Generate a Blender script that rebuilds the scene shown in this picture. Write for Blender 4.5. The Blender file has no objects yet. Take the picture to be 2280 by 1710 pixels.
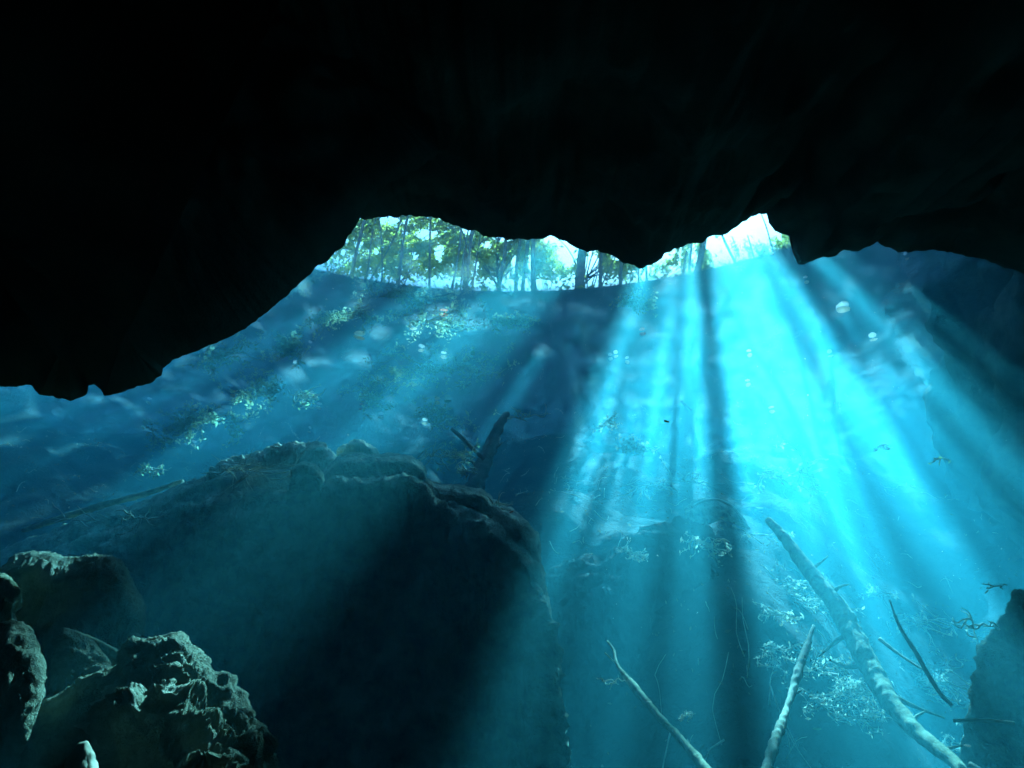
import bpy, math
import numpy as np
from mathutils import Vector

rng = np.random.default_rng(7)
scene = bpy.context.scene
col = scene.collection

# ------------------------------------------------------------------ camera
W, H, FPX = 2280.0, 1710.0, 1700.0           # photograph size and focal length in its pixels
PITCH = math.radians(34.5)
SURF = 12.0                                   # the water surface is 12 m above the diver
cam_d = bpy.data.cameras.new('camera')
cam_d.sensor_width = 36.0
cam_d.lens = 36.0 * FPX / W
cam_d.clip_start = 0.05
cam_d.clip_end = 600.0
cam = bpy.data.objects.new('camera', cam_d)
col.objects.link(cam)
cam.location = (0, 0, 0)
cam.rotation_euler = (math.pi / 2 + PITCH, 0, 0)
scene.camera = cam

cP, sP = math.cos(PITCH), math.sin(PITCH)
def ray(px, py):
    u, v = (px - W / 2) / FPX, (H / 2 - py) / FPX
    return np.array([u, cP - v * sP, sP + v * cP])
def at(px, py, Y):
    d = ray(px, py); return d * (Y / d[1])
def at_surf(px, py, dz=0.0):
    d = ray(px, py); return d * ((SURF + dz) / d[2])
def project(P):
    P = np.atleast_2d(P)
    f = P[:, 1] * cP + P[:, 2] * sP
    up = -P[:, 1] * sP + P[:, 2] * cP
    return W / 2 + FPX * P[:, 0] / f, H / 2 - FPX * up / f

# ------------------------------------------------------------------ sky, sun, exposure
VP = (1540.0, 250.0)                          # where the sun shafts converge
S = ray(*VP); S = S / np.linalg.norm(S)       # direction towards the sun
sun_el = math.asin(S[2]); sun_az = math.atan2(S[0], S[1])
world = bpy.data.worlds.new('World'); scene.world = world; world.use_nodes = True
nt = world.node_tree
sky = nt.nodes.new('ShaderNodeTexSky'); sky.sky_type = 'NISHITA'; sky.sun_disc = False
sky.sun_elevation = sun_el; sky.sun_rotation = sun_az
bg = nt.nodes['Background']; bg.inputs['Strength'].default_value = 0.09
nt.links.new(sky.outputs[0], bg.inputs[0])
sun_d = bpy.data.lights.new('sun', 'SUN'); sun_d.energy = 5.0; sun_d.angle = math.radians(0.5)
sun_d.color = (1.0, 0.95, 0.86)
sun = bpy.data.objects.new('sun', sun_d); col.objects.link(sun)
sun.rotation_euler = Vector(S).to_track_quat('Z', 'Y').to_euler()
sun.location = Vector(S) * 80
vs = scene.view_settings
vs.view_transform = 'Standard'; vs.look = 'None'; vs.gamma = 1.0; vs.use_curve_mapping = False
vs.exposure = 3.3
cy = scene.cycles
cy.use_denoising = True; cy.use_adaptive_sampling = True; cy.adaptive_threshold = 0.02
cy.max_bounces = 6; cy.diffuse_bounces = 2; cy.glossy_bounces = 2; cy.transmission_bounces = 3
cy.volume_bounces = 0; cy.transparent_max_bounces = 12
cy.sample_clamp_indirect = 4.0
cy.caustics_reflective = False; cy.caustics_refractive = False

# ------------------------------------------------------------------ helpers
def hash3(x, y, z, seed):
    h = (x.astype(np.int64) * 374761393 + y.astype(np.int64) * 668265263 + z.astype(np.int64) * 2147483629 + seed * 974634777) & 0xFFFFFFFF
    h = ((h ^ (h >> 13)) * 1274126177) & 0xFFFFFFFF
    h = ((h ^ (h >> 16)) * 2246822519) & 0xFFFFFFFF
    return h ^ (h >> 15)
def pnoise(P, seed=0):
    P = np.asarray(P, float); f = np.floor(P); i = f.astype(np.int64); t = P - f
    w = t * t * t * (t * (t * 6 - 15) + 10)
    out = 0
    for a in (0, 1):
        wa = w[:, 0] if a else 1 - w[:, 0]
        for b in (0, 1):
            wb = w[:, 1] if b else 1 - w[:, 1]
            for c in (0, 1):
                wc = w[:, 2] if c else 1 - w[:, 2]
                h = hash3(i[:, 0] + a, i[:, 1] + b, i[:, 2] + c, seed)
                gx = (h & 1023) / 511.5 - 1; gy = ((h >> 10) & 1023) / 511.5 - 1; gz = ((h >> 20) & 1023) / 511.5 - 1
                out = out + wa * wb * wc * (gx * (t[:, 0] - a) + gy * (t[:, 1] - b) + gz * (t[:, 2] - c))
    return out
def fbm(P, octaves=5, seed=0, gain=0.5, ridged=False):
    P = np.asarray(P, float); s = 0; a = 1.0
    for k in range(octaves):
        n = pnoise(P * (2.03 ** k) + 17.3 * k, seed + k)
        s = s + a * ((0.5 - 2 * np.abs(n)) if ridged else n * 1.4)
        a *= gain
    return s
def mesh_np(name, V, F):
    V = np.asarray(V, np.float32); F = np.asarray(F, np.int32)
    k = F.shape[1]
    me = bpy.data.meshes.new(name)
    me.vertices.add(len(V)); me.vertices.foreach_set('co', V.ravel())
    me.loops.add(F.size); me.loops.foreach_set('vertex_index', F.ravel())
    me.polygons.add(len(F)); me.polygons.foreach_set('loop_start', np.arange(0, F.size, k, dtype=np.int32))
    me.update(calc_edges=True); me.validate()
    return me
def smooth(me):
    me.polygons.foreach_set('use_smooth', np.ones(len(me.polygons), bool)); me.update()
def obj(name, me, mat, parent=None, origin=None):
    o = bpy.data.objects.new(name, me)
    if mat is not None and not me.materials: me.materials.append(mat)
    col.objects.link(o)
    if parent is not None: o.parent = parent
    return o
def tag(o, label=None, cat=None, group=None, kind=None):
    if label: o['label'] = label
    if cat: o['category'] = cat
    if group: o['group'] = group
    if kind: o['kind'] = kind
    return o
def empty(name, loc):
    o = bpy.data.objects.new(name, None); col.objects.link(o); o.location = loc; o.empty_display_size = 0.2
    return o
class MB:
    def __init__(s): s.V = []; s.F = []; s.n = 0
    def add(s, V, F):
        s.V.append(np.asarray(V, float)); s.F.append(np.asarray(F) + s.n); s.n += len(V)
    def mesh(s, name, sm=True):
        me = mesh_np(name, np.concatenate(s.V), np.concatenate(s.F))
        if sm: smooth(me)
        return me
def grid_faces(nu, nv, wrap_v=False):
    i, j = np.meshgrid(np.arange(nu - 1), np.arange(nv if wrap_v else nv - 1), indexing='ij')
    j2 = (j + 1) % nv
    return np.stack([i * nv + j, i * nv + j2, (i + 1) * nv + j2, (i + 1) * nv + j], -1).reshape(-1, 4)
def spline(pts, n):
    """smooth curve through points (Catmull-Rom), any dimension"""
    P = np.asarray(pts, float)
    if len(P) == 2: return P[0] + (P[1] - P[0]) * np.linspace(0, 1, n)[:, None]
    Q = np.vstack([2 * P[0] - P[1], P, 2 * P[-1] - P[-2]])
    seg = np.linalg.norm(np.diff(P, axis=0), axis=1); u = np.concatenate([[0], np.cumsum(seg)]); u /= u[-1]
    out = []
    for t in np.linspace(0, 1, n):
        k = min(max(np.searchsorted(u, t, side='right') - 1, 0), len(P) - 2)
        a = (t - u[k]) / max(u[k + 1] - u[k], 1e-9)
        p0, p1, p2, p3 = Q[k], Q[k + 1], Q[k + 2], Q[k + 3]
        out.append(0.5 * (2 * p1 + (p2 - p0) * a + (2 * p0 - 5 * p1 + 4 * p2 - p3) * a * a + (3 * p1 - p0 - 3 * p2 + p3) * a ** 3))
    return np.array(out)
def tube(pts, rad, sides=8, rough=0.0, seed=0, freq=3.0):
    P = np.asarray(pts, float); n = len(P); R = np.broadcast_to(np.asarray(rad, float), (n,)) if np.ndim(rad) < 2 else rad
    T = np.gradient(P, axis=0); T /= np.linalg.norm(T, axis=1)[:, None] + 1e-9
    ref = np.array([0, 0, 1.0]) if abs(T[:, 2]).mean() < 0.8 else np.array([1.0, 0, 0])
    A = np.cross(T, ref); A /= np.linalg.norm(A, axis=1)[:, None] + 1e-9
    B = np.cross(T, A)
    th = np.linspace(0, 2 * math.pi, sides, endpoint=False)
    ring = A[:, None, :] * np.cos(th)[None, :, None] + B[:, None, :] * np.sin(th)[None, :, None]
    V = P[:, None, :] + ring * R[:, None, None]
    if rough > 0:
        q = V.reshape(-1, 3)
        k = fbm(q * freq, 3, seed).reshape(n, sides)
        V = P[:, None, :] + ring * (R[:, None] * (1 + rough * k))[:, :, None]
    V = V.reshape(-1, 3)
    F = grid_faces(n, sides, True)
    c0, c1 = len(V), len(V) + 1
    V = np.vstack([V, P[0], P[-1]])
    j = np.arange(sides); j2 = (j + 1) % sides
    b = (n - 1) * sides
    caps = np.concatenate([np.stack([np.full(sides, c0), j2, j, j], -1), np.stack([np.full(sides, c1), b + j, b + j2, b + j2], -1)])
    return V, F, caps
def add_tube(mb, pts, rad, sides=8, **kw):
    V, F, C = tube(pts, rad, sides, **kw)
    # close the ends with quads that use a doubled centre, so every face stays a quad
    n = len(V); V2 = np.vstack([V, V[-2] + 1e-4, V[-1] + 1e-4])
    C = C.copy(); C[:sides, 3] = C[:sides, 2]; 
    caps = []
    for a, b, c, d in C[:sides]: caps.append((a, b, c, n))
    for a, b, c, d in C[sides:]: caps.append((a, b, c, n + 1))
    mb.add(V2, np.concatenate([F, np.array(caps)]))

# ------------------------------------------------------------------ materials
def newmat(name):
    m = bpy.data.materials.new(name); m.use_nodes = True
    return m, m.node_tree.nodes, m.node_tree.links
def rough_mat(name, c1, c2, c3=None, scale=3.0, bump=0.4, bscale=14.0, dist=0.05, rough=0.9, pits=0):
    m, N, L = newmat(name); b = N['Principled BSDF']; b.inputs['Roughness'].default_value = rough
    b.inputs['Specular IOR Level'].default_value = 0.15
    tc = N.new('ShaderNodeTexCoord')
    n1 = N.new('ShaderNodeTexNoise'); n1.inputs['Scale'].default_value = scale; n1.inputs['Detail'].default_value = 8; n1.inputs['Roughness'].default_value = 0.65
    r = N.new('ShaderNodeValToRGB'); e = r.color_ramp.elements
    e[0].position = 0.36; e[0].color = (*c1, 1); e[1].position = 0.64; e[1].color = (*c2, 1)
    if c3: k = e.new(0.5); k.color = (*c3, 1)
    L.new(tc.outputs['Object'], n1.inputs['Vector']); L.new(n1.outputs['Fac'], r.inputs['Fac']); L.new(r.outputs['Color'], b.inputs['Base Color'])
    n2 = N.new('ShaderNodeTexNoise'); n2.inputs['Scale'].default_value = bscale; n2.inputs['Detail'].default_value = 10; n2.inputs['Roughness'].default_value = 0.7
    bp = N.new('ShaderNodeBump'); bp.inputs['Strength'].default_value = bump; bp.inputs['Distance'].default_value = dist
    L.new(tc.outputs['Object'], n2.inputs['Vector'])
    if pits:
        vo = N.new('ShaderNodeTexVoronoi'); vo.inputs['Scale'].default_value = pits; vo.feature = 'SMOOTH_F1'
        wp = N.new('ShaderNodeVectorMath'); wp.operation = 'ADD'
        L.new(tc.outputs['Object'], wp.inputs[0]); L.new(n1.outputs['Color'], wp.inputs[1]); L.new(wp.outputs[0], vo.inputs['Vector'])
        ad = N.new('ShaderNodeMath'); ad.operation = 'MULTIPLY_ADD'; ad.inputs[1].default_value = 0.45
        L.new(vo.outputs['Distance'], ad.inputs[0]); L.new(n2.outputs['Fac'], ad.inputs[2]); L.new(ad.outputs[0], bp.inputs['Height'])
    else: L.new(n2.outputs['Fac'], bp.inputs['Height'])
    L.new(bp.outputs['Normal'], b.inputs['Normal'])
    return m
M = {}
M['rock'] = rough_mat('limestone', (0.10, 0.125, 0.08), (0.50, 0.52, 0.40), (0.27, 0.30, 0.20), 3.2, 1.0, 16, 0.07, pits=22)
M['lit_crust'] = rough_mat('lit_algae_crust', (0.28, 0.32, 0.20), (0.68, 0.68, 0.52), (0.46, 0.48, 0.34), 5, 1.0, 18, 0.06)  # algae crust, made paler to stand in for sunlight on the ledge crest
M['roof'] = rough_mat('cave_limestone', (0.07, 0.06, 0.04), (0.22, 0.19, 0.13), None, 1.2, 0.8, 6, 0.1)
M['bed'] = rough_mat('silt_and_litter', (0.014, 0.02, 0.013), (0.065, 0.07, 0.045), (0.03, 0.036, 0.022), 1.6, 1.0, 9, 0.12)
M['bark'] = rough_mat('bark', (0.07, 0.055, 0.04), (0.20, 0.17, 0.13), None, 4, 0.6, 18, 0.03)
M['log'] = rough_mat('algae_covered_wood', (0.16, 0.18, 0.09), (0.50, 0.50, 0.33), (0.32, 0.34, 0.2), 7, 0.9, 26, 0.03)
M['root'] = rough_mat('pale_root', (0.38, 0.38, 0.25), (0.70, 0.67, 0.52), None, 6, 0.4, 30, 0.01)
M['soil'] = rough_mat('forest_soil', (0.05, 0.04, 0.02), (0.12, 0.12, 0.05), None, 1.0, 0.6, 8, 0.1)
def leaf_mat(name, c_d, c_t, var=0.25):
    m, N, L = newmat(name)
    N.remove(N['Principled BSDF'])
    d = N.new('ShaderNodeBsdfDiffuse'); t = N.new('ShaderNodeBsdfTranslucent'); mx = N.new('ShaderNodeMixShader'); mx.inputs[0].default_value = 0.55
    tc = N.new('ShaderNodeTexCoord'); n1 = N.new('ShaderNodeTexNoise'); n1.inputs['Scale'].default_value = 1.3; n1.inputs['Detail'].default_value = 4
    L.new(tc.outputs['Object'], n1.inputs['Vector'])
    for node, c in ((d, c_d), (t, c_t)):
        r = N.new('ShaderNodeValToRGB'); e = r.color_ramp.elements
        e[0].position = 0.35; e[0].color = (c[0] * (1 - var), c[1] * (1 - var), c[2], 1)
        e[1].position = 0.65; e[1].color = (min(1, c[0] * (1 + 2.2 * var)), min(1, c[1] * (1 + var)), c[2], 1)
        L.new(n1.outputs['Fac'], r.inputs['Fac']); L.new(r.outputs['Color'], node.inputs['Color'])
    L.new(d.outputs[0], mx.inputs[1]); L.new(t.outputs[0], mx.inputs[2])
    L.new(mx.outputs[0], N['Material Output'].inputs['Surface'])
    return m
M['leaf'] = leaf_mat('tree_leaf', (0.10, 0.15, 0.04), (0.46, 0.58, 0.12))
def float_mat(name, c):
    return leaf_mat(name, tuple(x * 0.7 for x in c), c, 0.1)
M['litter'] = float_mat('dead_leaf', (0.30, 0.26, 0.14))
M['trunk'] = rough_mat('waterlogged_bark', (0.08, 0.09, 0.05), (0.38, 0.40, 0.24), (0.2, 0.22, 0.12), 6, 0.9, 22, 0.04)
M['f_spray'] = float_mat('algae_coated_leaf', (0.42, 0.58, 0.36))
M['f_pale'] = float_mat('pale_litter', (0.55, 0.56, 0.40))
M['f_white'] = float_mat('bleached_leaf', (0.85, 0.78, 0.66))
M['f_yellow'] = float_mat('yellow_leaf', (0.85, 0.52, 0.10))
M['f_orange'] = float_mat('orange_leaf', (0.75, 0.20, 0.08))
M['f_green'] = float_mat('green_leaf', (0.30, 0.44, 0.20))

# ------------------------------------------------------------------ the water: volume and surface
BX0, BX1, BY0, BY1, BZ0 = -48.0, 48.0, -24.0, 52.0, -10.0
def box_mesh(name, x0, x1, y0, y1, z0, z1):
    V = [(x, y, z) for z in (z0, z1) for y in (y0, y1) for x in (x0, x1)]
    F = [(0, 2, 3, 1), (4, 5, 7, 6), (0, 1, 5, 4), (2, 6, 7, 3), (0, 4, 6, 2), (1, 3, 7, 5)]
    return mesh_np(name, V, F)
mw, N, L = newmat('water_body')
N.remove(N['Principled BSDF'])
vsn = N.new('ShaderNodeVolumeScatter'); vab = N.new('ShaderNodeVolumeAbsorption'); ads = N.new('ShaderNodeAddShader')
SCAT = 0.022
vsn.inputs['Color'].default_value = (0.13, 0.85, 1.0, 1); vsn.inputs['Density'].default_value = SCAT; vsn.inputs['Anisotropy'].default_value = 0.55
ABS = 0.115
vab.inputs['Color'].default_value = (0.0, 0.74, 0.92, 1); vab.inputs['Density'].default_value = ABS
L.new(vsn.outputs[0], ads.inputs[0]); L.new(vab.outputs[0], ads.inputs[1])
L.new(ads.outputs[0], N['Material Output'].inputs['Volume'])
water = tag(obj('water', box_mesh('water', BX0, BX1, BY0, BY1, BZ0, SURF - 0.04), mw), kind='structure')

ms, N, L = newmat('water_surface')
N.remove(N['Principled BSDF'])
tr = N.new('ShaderNodeBsdfTransparent'); gl = N.new('ShaderNodeBsdfGlossy'); gl.inputs['Roughness'].default_value = 0.03
gl.inputs['Color'].default_value = (0.96, 0.98, 1, 1)
tl = N.new('ShaderNodeBsdfTranslucent'); tl.inputs['Color'].default_value = (0.85, 0.9, 0.88, 1)
fr = N.new('ShaderNodeFresnel'); fr.inputs['IOR'].default_value = 1.333
mx = N.new('ShaderNodeMixShader'); mf = N.new('ShaderNodeMixShader')
tc = N.new('ShaderNodeTexCoord')
nz = N.new('ShaderNodeTexNoise'); nz.inputs['Scale'].default_value = 1.1; nz.inputs['Detail'].default_value = 5; nz.inputs['Roughness'].default_value = 0.55
bp = N.new('ShaderNodeBump'); bp.inputs['Strength'].default_value = 0.25; bp.inputs['Distance'].default_value = 0.09
L.new(tc.outputs['Object'], nz.inputs['Vector']); L.new(nz.outputs['Fac'], bp.inputs['Height']); L.new(bp.outputs['Normal'], gl.inputs['Normal'])
nf = N.new('ShaderNodeTexNoise'); nf.inputs['Scale'].default_value = 1.5; nf.inputs['Detail'].default_value = 8; nf.inputs['Roughness'].default_value = 0.7
rf = N.new('ShaderNodeMapRange'); rf.inputs['From Min'].default_value = 0.38; rf.inputs['From Max'].default_value = 0.66; rf.inputs['To Min'].default_value = 0.015; rf.inputs['To Max'].default_value = 0.09
L.new(tc.outputs['Object'], nf.inputs['Vector']); L.new(nf.outputs['Fac'], rf.inputs['Value'])
L.new(fr.outputs[0], mx.inputs[0]); L.new(tr.outputs[0], mx.inputs[1]); L.new(gl.outputs[0], mx.inputs[2])
L.new(rf.outputs[0], mf.inputs[0]); L.new(mx.outputs[0], mf.inputs[1]); L.new(tl.outputs[0], mf.inputs[2])
L.new(mf.outputs[0], N['Material Output'].inputs['Surface'])
sx, sy = np.meshgrid(np.linspace(-44, 44, 45), np.linspace(-20, 48, 35), indexing='ij')
ws = mesh_np('water_surface', np.stack([sx, sy, np.full_like(sx, SURF)], -1).reshape(-1, 3), grid_faces(45, 35)[:, ::-1])
tag(obj('water_surface', ws, ms), kind='structure')

# ------------------------------------------------------------------ ground: bowl of silt rising to the shore, then the forest floor
def terrain(x, y, fine=True):
    x = np.asarray(x, float); y = np.asarray(y, float)
    r = np.hypot(x, y); az = np.degrees(np.arctan2(x, y))
    d = 3.0 / (1 + np.exp((az + 18) / 5.0)) + 5.5 / (1 + np.exp(-(az - 25) / 3.0))
    z = 0.883 * (r - 21 - d) + SURF
    P = np.stack([x, y, np.zeros_like(x)], -1).reshape(-1, 3)
    n = (fbm(P * 0.22, 4, 3) * 1.1 + fbm(P * 0.9, 3, 9, ridged=True) * 0.16).reshape(x.shape)
    if fine: n = n + (fbm(P * 3.1, 3, 21, ridged=True) * 0.05).reshape(x.shape)
    drop = 3.2 / (1 + np.exp((az - 9) / 3.0)) * np.clip((15 - r) / 5.0, 0, 1) + 2.6 * np.clip((11.5 - r) / 3.0, 0, 1)
    n = n * np.clip(r / 12.0, 0.5, 1.0)
    z = z + n - drop
    top = SURF + 1.3 + 0.04 * np.maximum(r - 23, 0) + n * 0.4
    return np.minimum(z, top)
gx = np.concatenate([np.linspace(-48, -24, 40)[:-1], np.linspace(-24, 26, 230), np.linspace(26, 50, 40)[1:]])
gy = np.concatenate([np.linspace(-24, 0, 30)[:-1], np.linspace(0, 26, 160), np.linspace(26, 75, 60)[1:]])
GX, GY = np.meshgrid(gx, gy, indexing='ij')
gm = mesh_np('lake_bed', np.stack([GX, GY, terrain(GX, GY)], -1).reshape(-1, 3), grid_faces(len(gx), len(gy))[:, ::-1]); smooth(gm)
tag(obj('ground', gm, M['bed']), kind='structure')
def hit(px, py, lift=0.0):
    """where the view through a pixel of the photograph meets the lake bed"""
    d = ray(px, py); d = d / np.linalg.norm(d)
    t = np.arange(3, 40, 0.05); P = d[None, :] * t[:, None]
    g = terrain(P[:, 0], P[:, 1]); k = np.argmax(P[:, 2] <= g)
    return P[k] + np.array([0, 0, lift])

# ------------------------------------------------------------------ cave roof
K = 2280.0 / 2212.0
def dsp(l): return [(a * K, b * K) for a, b in l]
edge_far = dsp([(-1400, 470), (-900, 380), (-300, 420), (200, 440), (500, 450), (700, 468), (780, 474), (800, 472), (830, 468), (870, 466), (905, 466), (945, 472), (975, 484), (1010, 495), (1040, 507), (1060, 513),
  (1090, 516), (1130, 518), (1160, 518), (1190, 511), (1210, 515), (1230, 528), (1250, 540), (1275, 541), (1300, 545), (1325, 553), (1345, 566), (1365, 576), (1385, 578), (1410, 571),
  (1420, 562), (1424, 554), (1445, 543), (1480, 532), (1510, 522), (1540, 513), (1570, 502), (1600, 482), (1620, 470), (1650, 464), (1656, 461), (1661, 482), (1675, 500), (1690, 505),
  (1706, 508), (1710, 540), (1722, 568), (1745, 570), (1760, 558), (1775, 558), (1800, 553), (1820, 543), (1855, 540), (1875, 530), (1890, 527), (1920, 536), (1960, 545), (2020, 540), (2120, 560), (2300, 620), (2700, 700), (3300, 800)])
def resample(pts, n):
    P = np.asarray(pts, float); s = np.concatenate([[0], np.cumsum(np.linalg.norm(np.diff(P, axis=0), axis=1))])
    t = np.linspace(0, s[-1], n)
    return np.stack([np.interp(t, s, P[:, k]) for k in range(P.shape[1])], -1)
e = resample(edge_far, 900)
E = np.array([at(a, b, 8.0) for a, b in e])
# depth of the lip varies along its length, keeping its outline
dep = 1 + 0.10 * pnoise(np.stack([E[:, 0] * 0.5, np.zeros(len(E)), np.zeros(len(E))], -1), 5)
E = E * dep[:, None]
jit = fbm(np.stack([E[:, 0] * 5, np.full(len(E), 3.0), np.zeros(len(E))], -1), 5, 31, gain=0.65) * 0.06
E[:, 2] += jit
rows = []
x_out = lambda k: np.where(E[:, 0] > 0, 1, -1)
# top of the rock slab, front face, lip, underside to the back of the cave
for yy, zz in ((-22, 13.4), (-8, 13.6)):
    rows.append(np.stack([E[:, 0] * 1.3, np.full(len(E), yy), np.full(len(E), zz)], -1))
rows.append(np.stack([E[:, 0], E[:, 1] - 1.6, np.full(len(E), 12.9)], -1))
rows.append(np.stack([E[:, 0], E[:, 1] - 0.9, np.full(len(E), 12.1)], -1))
for f in np.linspace(0.9, 0.08, 10):
    rows.append(np.stack([E[:, 0], E[:, 1] - 0.6 * f, E[:, 2] + (12.0 - E[:, 2]) * f], -1))
rows.append(E)
n_lip = len(rows) - 1
for f in np.linspace(0, 1, 46)[1:] ** 1.3:
    y = E[:, 1] * (1 - f) - 1.0 * f
    z = E[:, 2] - (E[:, 1] - y) * 0.42
    rows.append(np.stack([E[:, 0] * (1 - 0.1 * f), y, z], -1))
zl = rows[-1][:, 2]
for yy, k in ((-5, 0.9), (-10, 0.5), (-15, -0.3), (-20, -1.5), (-22, -2.4)):
    rows.append(np.stack([E[:, 0] * 1.1, np.full(len(E), yy), zl * k], -1))
V = np.stack(rows, 0)                                     # rows x columns
nr, nc = V.shape[:2]
idx = np.arange(nr)[:, None] - n_lip
amp = np.clip(np.abs(idx) / 8.0, 0, 1) * np.ones((1, nc))
nz_ = fbm(V.reshape(-1, 3) * 0.55, 5, 41).reshape(nr, nc) * 0.55 + fbm(V.reshape(-1, 3) * 1.9, 4, 43, ridged=True).reshape(nr, nc) * 0.12
und = idx > 0
V[:, :, 2] += np.where(und, np.maximum(nz_, -0.25) * amp + 0.0, 0)
V[:, :, 1] += np.where(und, 0, -np.abs(nz_) * amp * 0.5)
# carry the slab out sideways
V = np.concatenate([V[:, :1] + np.array([-34.0, 0, 0]), V, V[:, -1:] + np.array([34.0, 0, 0])], 1)
rm = mesh_np('cave_roof', V.reshape(-1, 3), grid_faces(nr, nc + 2)); smooth(rm)
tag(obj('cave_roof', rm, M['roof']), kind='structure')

# nearer hanging rock mass on the left
edge_near = dsp([(-900, 760), (-400, 800), (-120, 822), (0, 833), (30, 836), (60, 830), (68, 833), (80, 852), (110, 858), (140, 862), (155, 866), (180, 858), (190, 848), (192, 835), (205, 832), (215, 840), (225, 855),
  (245, 853), (285, 838), (330, 825), (350, 810), (352, 796), (375, 775), (430, 755), (480, 735), (530, 710), (570, 680), (620, 640), (650, 610), (680, 580), (710, 560), (740, 530), (760, 500), (778, 475),
  (795, 440), (815, 410), (860, 385), (905, 365), (950, 330), (985, 260), (1040, 150), (1100, 60), (1180, -80), (1300, -300)])
e = resample(edge_near, 700)
jt = fbm(np.stack([e[:, 0] * 0.03, e[:, 1] * 0.03, np.zeros(len(e))], -1), 5, 51, gain=0.65) * 4.0
tan = np.gradient(e, axis=0); tan /= np.linalg.norm(tan, axis=1)[:, None]
for _ in range(40): tan[1:-1] = (tan[:-2] + tan[1:-1] * 2 + tan[2:]) / 4
nrm = np.stack([tan[:, 1], -tan[:, 0]], -1); nrm /= np.linalg.norm(nrm, axis=1)[:, None]   # into the rock, up and left
e = e + nrm * jt[:, None]
u = np.linspace(0, 1, len(e))
base_y = 5.2 + 0.6 * u
rows = []
for f in np.concatenate([np.linspace(-1, 0, 20) , np.linspace(0, 1, 60)[1:]]):
    if f < 0:     # back side, hidden from the camera, rising to the roof
        off = (-f) ** 0.9 * 260; Y = base_y + (-f) ** 0.7 * 1.6
    else:         # side facing the camera
        off = f ** 0.8 * 1000; Y = base_y * (1 - 0.55 * f ** 0.6)
    q = e + nrm * off
    # points are laid at their real distance along the sight line of the outline
    rows.append(np.array([at(min(max(a, -2600), 2600), max(b, -1500), y_) if ray(a, max(b, -1500))[1] > 0.12 else ray(a, max(b, -1500)) / 0.12 * y_ * 0.12 / 0.12 for (a, b), y_ in zip(q, Y)]))
V = np.stack(rows, 0); nr, nc = V.shape[:2]
amp = (np.clip(np.abs(np.arange(nr) - 19) / 12.0, 0, 1))[:, None]
d = fbm(V.reshape(-1, 3) * 0.9, 5, 61).reshape(nr, nc) * 0.35 + fbm(V.reshape(-1, 3) * 3.1, 4, 63, ridged=True).reshape(nr, nc) * 0.06
V = V * (1 + (d * amp / 6.0))[:, :, None]
rm = mesh_np('cave_wall', V.reshape(-1, 3), grid_faces(nr, nc)); smooth(rm)
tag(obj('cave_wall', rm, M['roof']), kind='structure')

# rock wall added to darken the water on the right of the pool
pl = spline([(13.5, 21), (11.2, 16.5), (10.2, 13.4), (9.6, 10.6), (8.6, 7.6), (9.0, 4.0), (12, -2)], 160)
zz = np.linspace(-8, 12.7, 110)
V = np.stack([np.repeat(pl[None, :, 0], 110, 0) + 0.18 * np.abs(zz[:, None] - 4) ** 0.8 * (zz[:, None] < 4), np.repeat(pl[None, :, 1], 110, 0), np.repeat(zz[:, None], 160, 1)], -1)
d = fbm(V.reshape(-1, 3) * 0.4, 5, 71).reshape(110, 160) * 1.1 + fbm(V.reshape(-1, 3) * 1.6, 4, 73, ridged=True).reshape(110, 160) * 0.2
V[:, :, 0] += d
rm = mesh_np('added_rock_wall', V.reshape(-1, 3), grid_faces(110, 160)); smooth(rm)
tag(obj('added_rock_wall', rm, M['roof']), kind='structure')

# ------------------------------------------------------------------ forest round the pool
# which parts of the water surface get sun: angle round the sun's vanishing line, from the look of the shafts
A_ = [-120, -80, -72, -66, -61, -57, -54, -51, -47, -43, -41, -38, -24, -20.5, -19, -17, -15, -13, -8, -5, -3, 0, 3.5, 5, 6.4, 8.0, 20, 24, 30, 36, 39, 45, 48, 51, 53, 56, 120]
T_ = [.03, .08, .24, .36, .26, .16, .12, .08, .16, .07, .02, .02, .02, .08, .85, .85, .6, .8, .74, .66, .58, .66, .62, .42, .6, .95, .90, .62, .55, .40, .52, .48, .10, .06, .12, .02, .0]
OPEN = []   # openings cut in the canopy so the sun reaches chosen rocks and leaves
for a, b, Y, r in [(395, 1455, 3.9, .3), (440, 1515, 3.85, .32), (500, 1560, 3.85, .22), (350, 1440, 3.9, .28), (330, 1500, 3.8, .22), (150, 1500, 4.0, .22), (60, 1538, 4.0, .2), (200, 1420, 4.6, .24), (60, 1380, 3.8, .13), (80, 1440, 3.8, .1), (60, 1200, 6.1, .25), (120, 1206, 6.1, .3), (210, 1206, 6.1, .35),
   (5, 1250, 5.2, .3), (175, 1612, 3.25, .15), (400, 1052, 9.4, .28), (470, 1030, 9.0, .2), (530, 1022, 8.9, .2), (670, 1026, 8.8, .34), (500, 1004, 9.9, .25), (560, 990, 9.9, .28), (620, 975, 9.9, .28), (680, 978, 9.9, .3), (775, 970, 10.3, .32), (675, 1015, 8.6, .3), (740, 994, 8.75, .2), (800, 992, 8.75, .18), (850, 992, 8.75, .18), (900, 998, 8.75, .18),
   (940, 1042, 8.7, .14), (1000, 1058, 8.65, .14), (1050, 1080, 8.65, .14), (1095, 1110, 8.6, .14), (1010, 1015, 11.8, .3), (320, 1020, 13.5, .5), (660, 862, 14.5, .4), (150, 1115, 11.5, .35), (270, 1120, 9.8, .35), (775, 731, 14.9, .2)]:
    q = at(a * K, b * K, Y); q = q + S * ((SURF - q[2]) / S[2]); OPEN.append((q[0], q[1], r))
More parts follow.
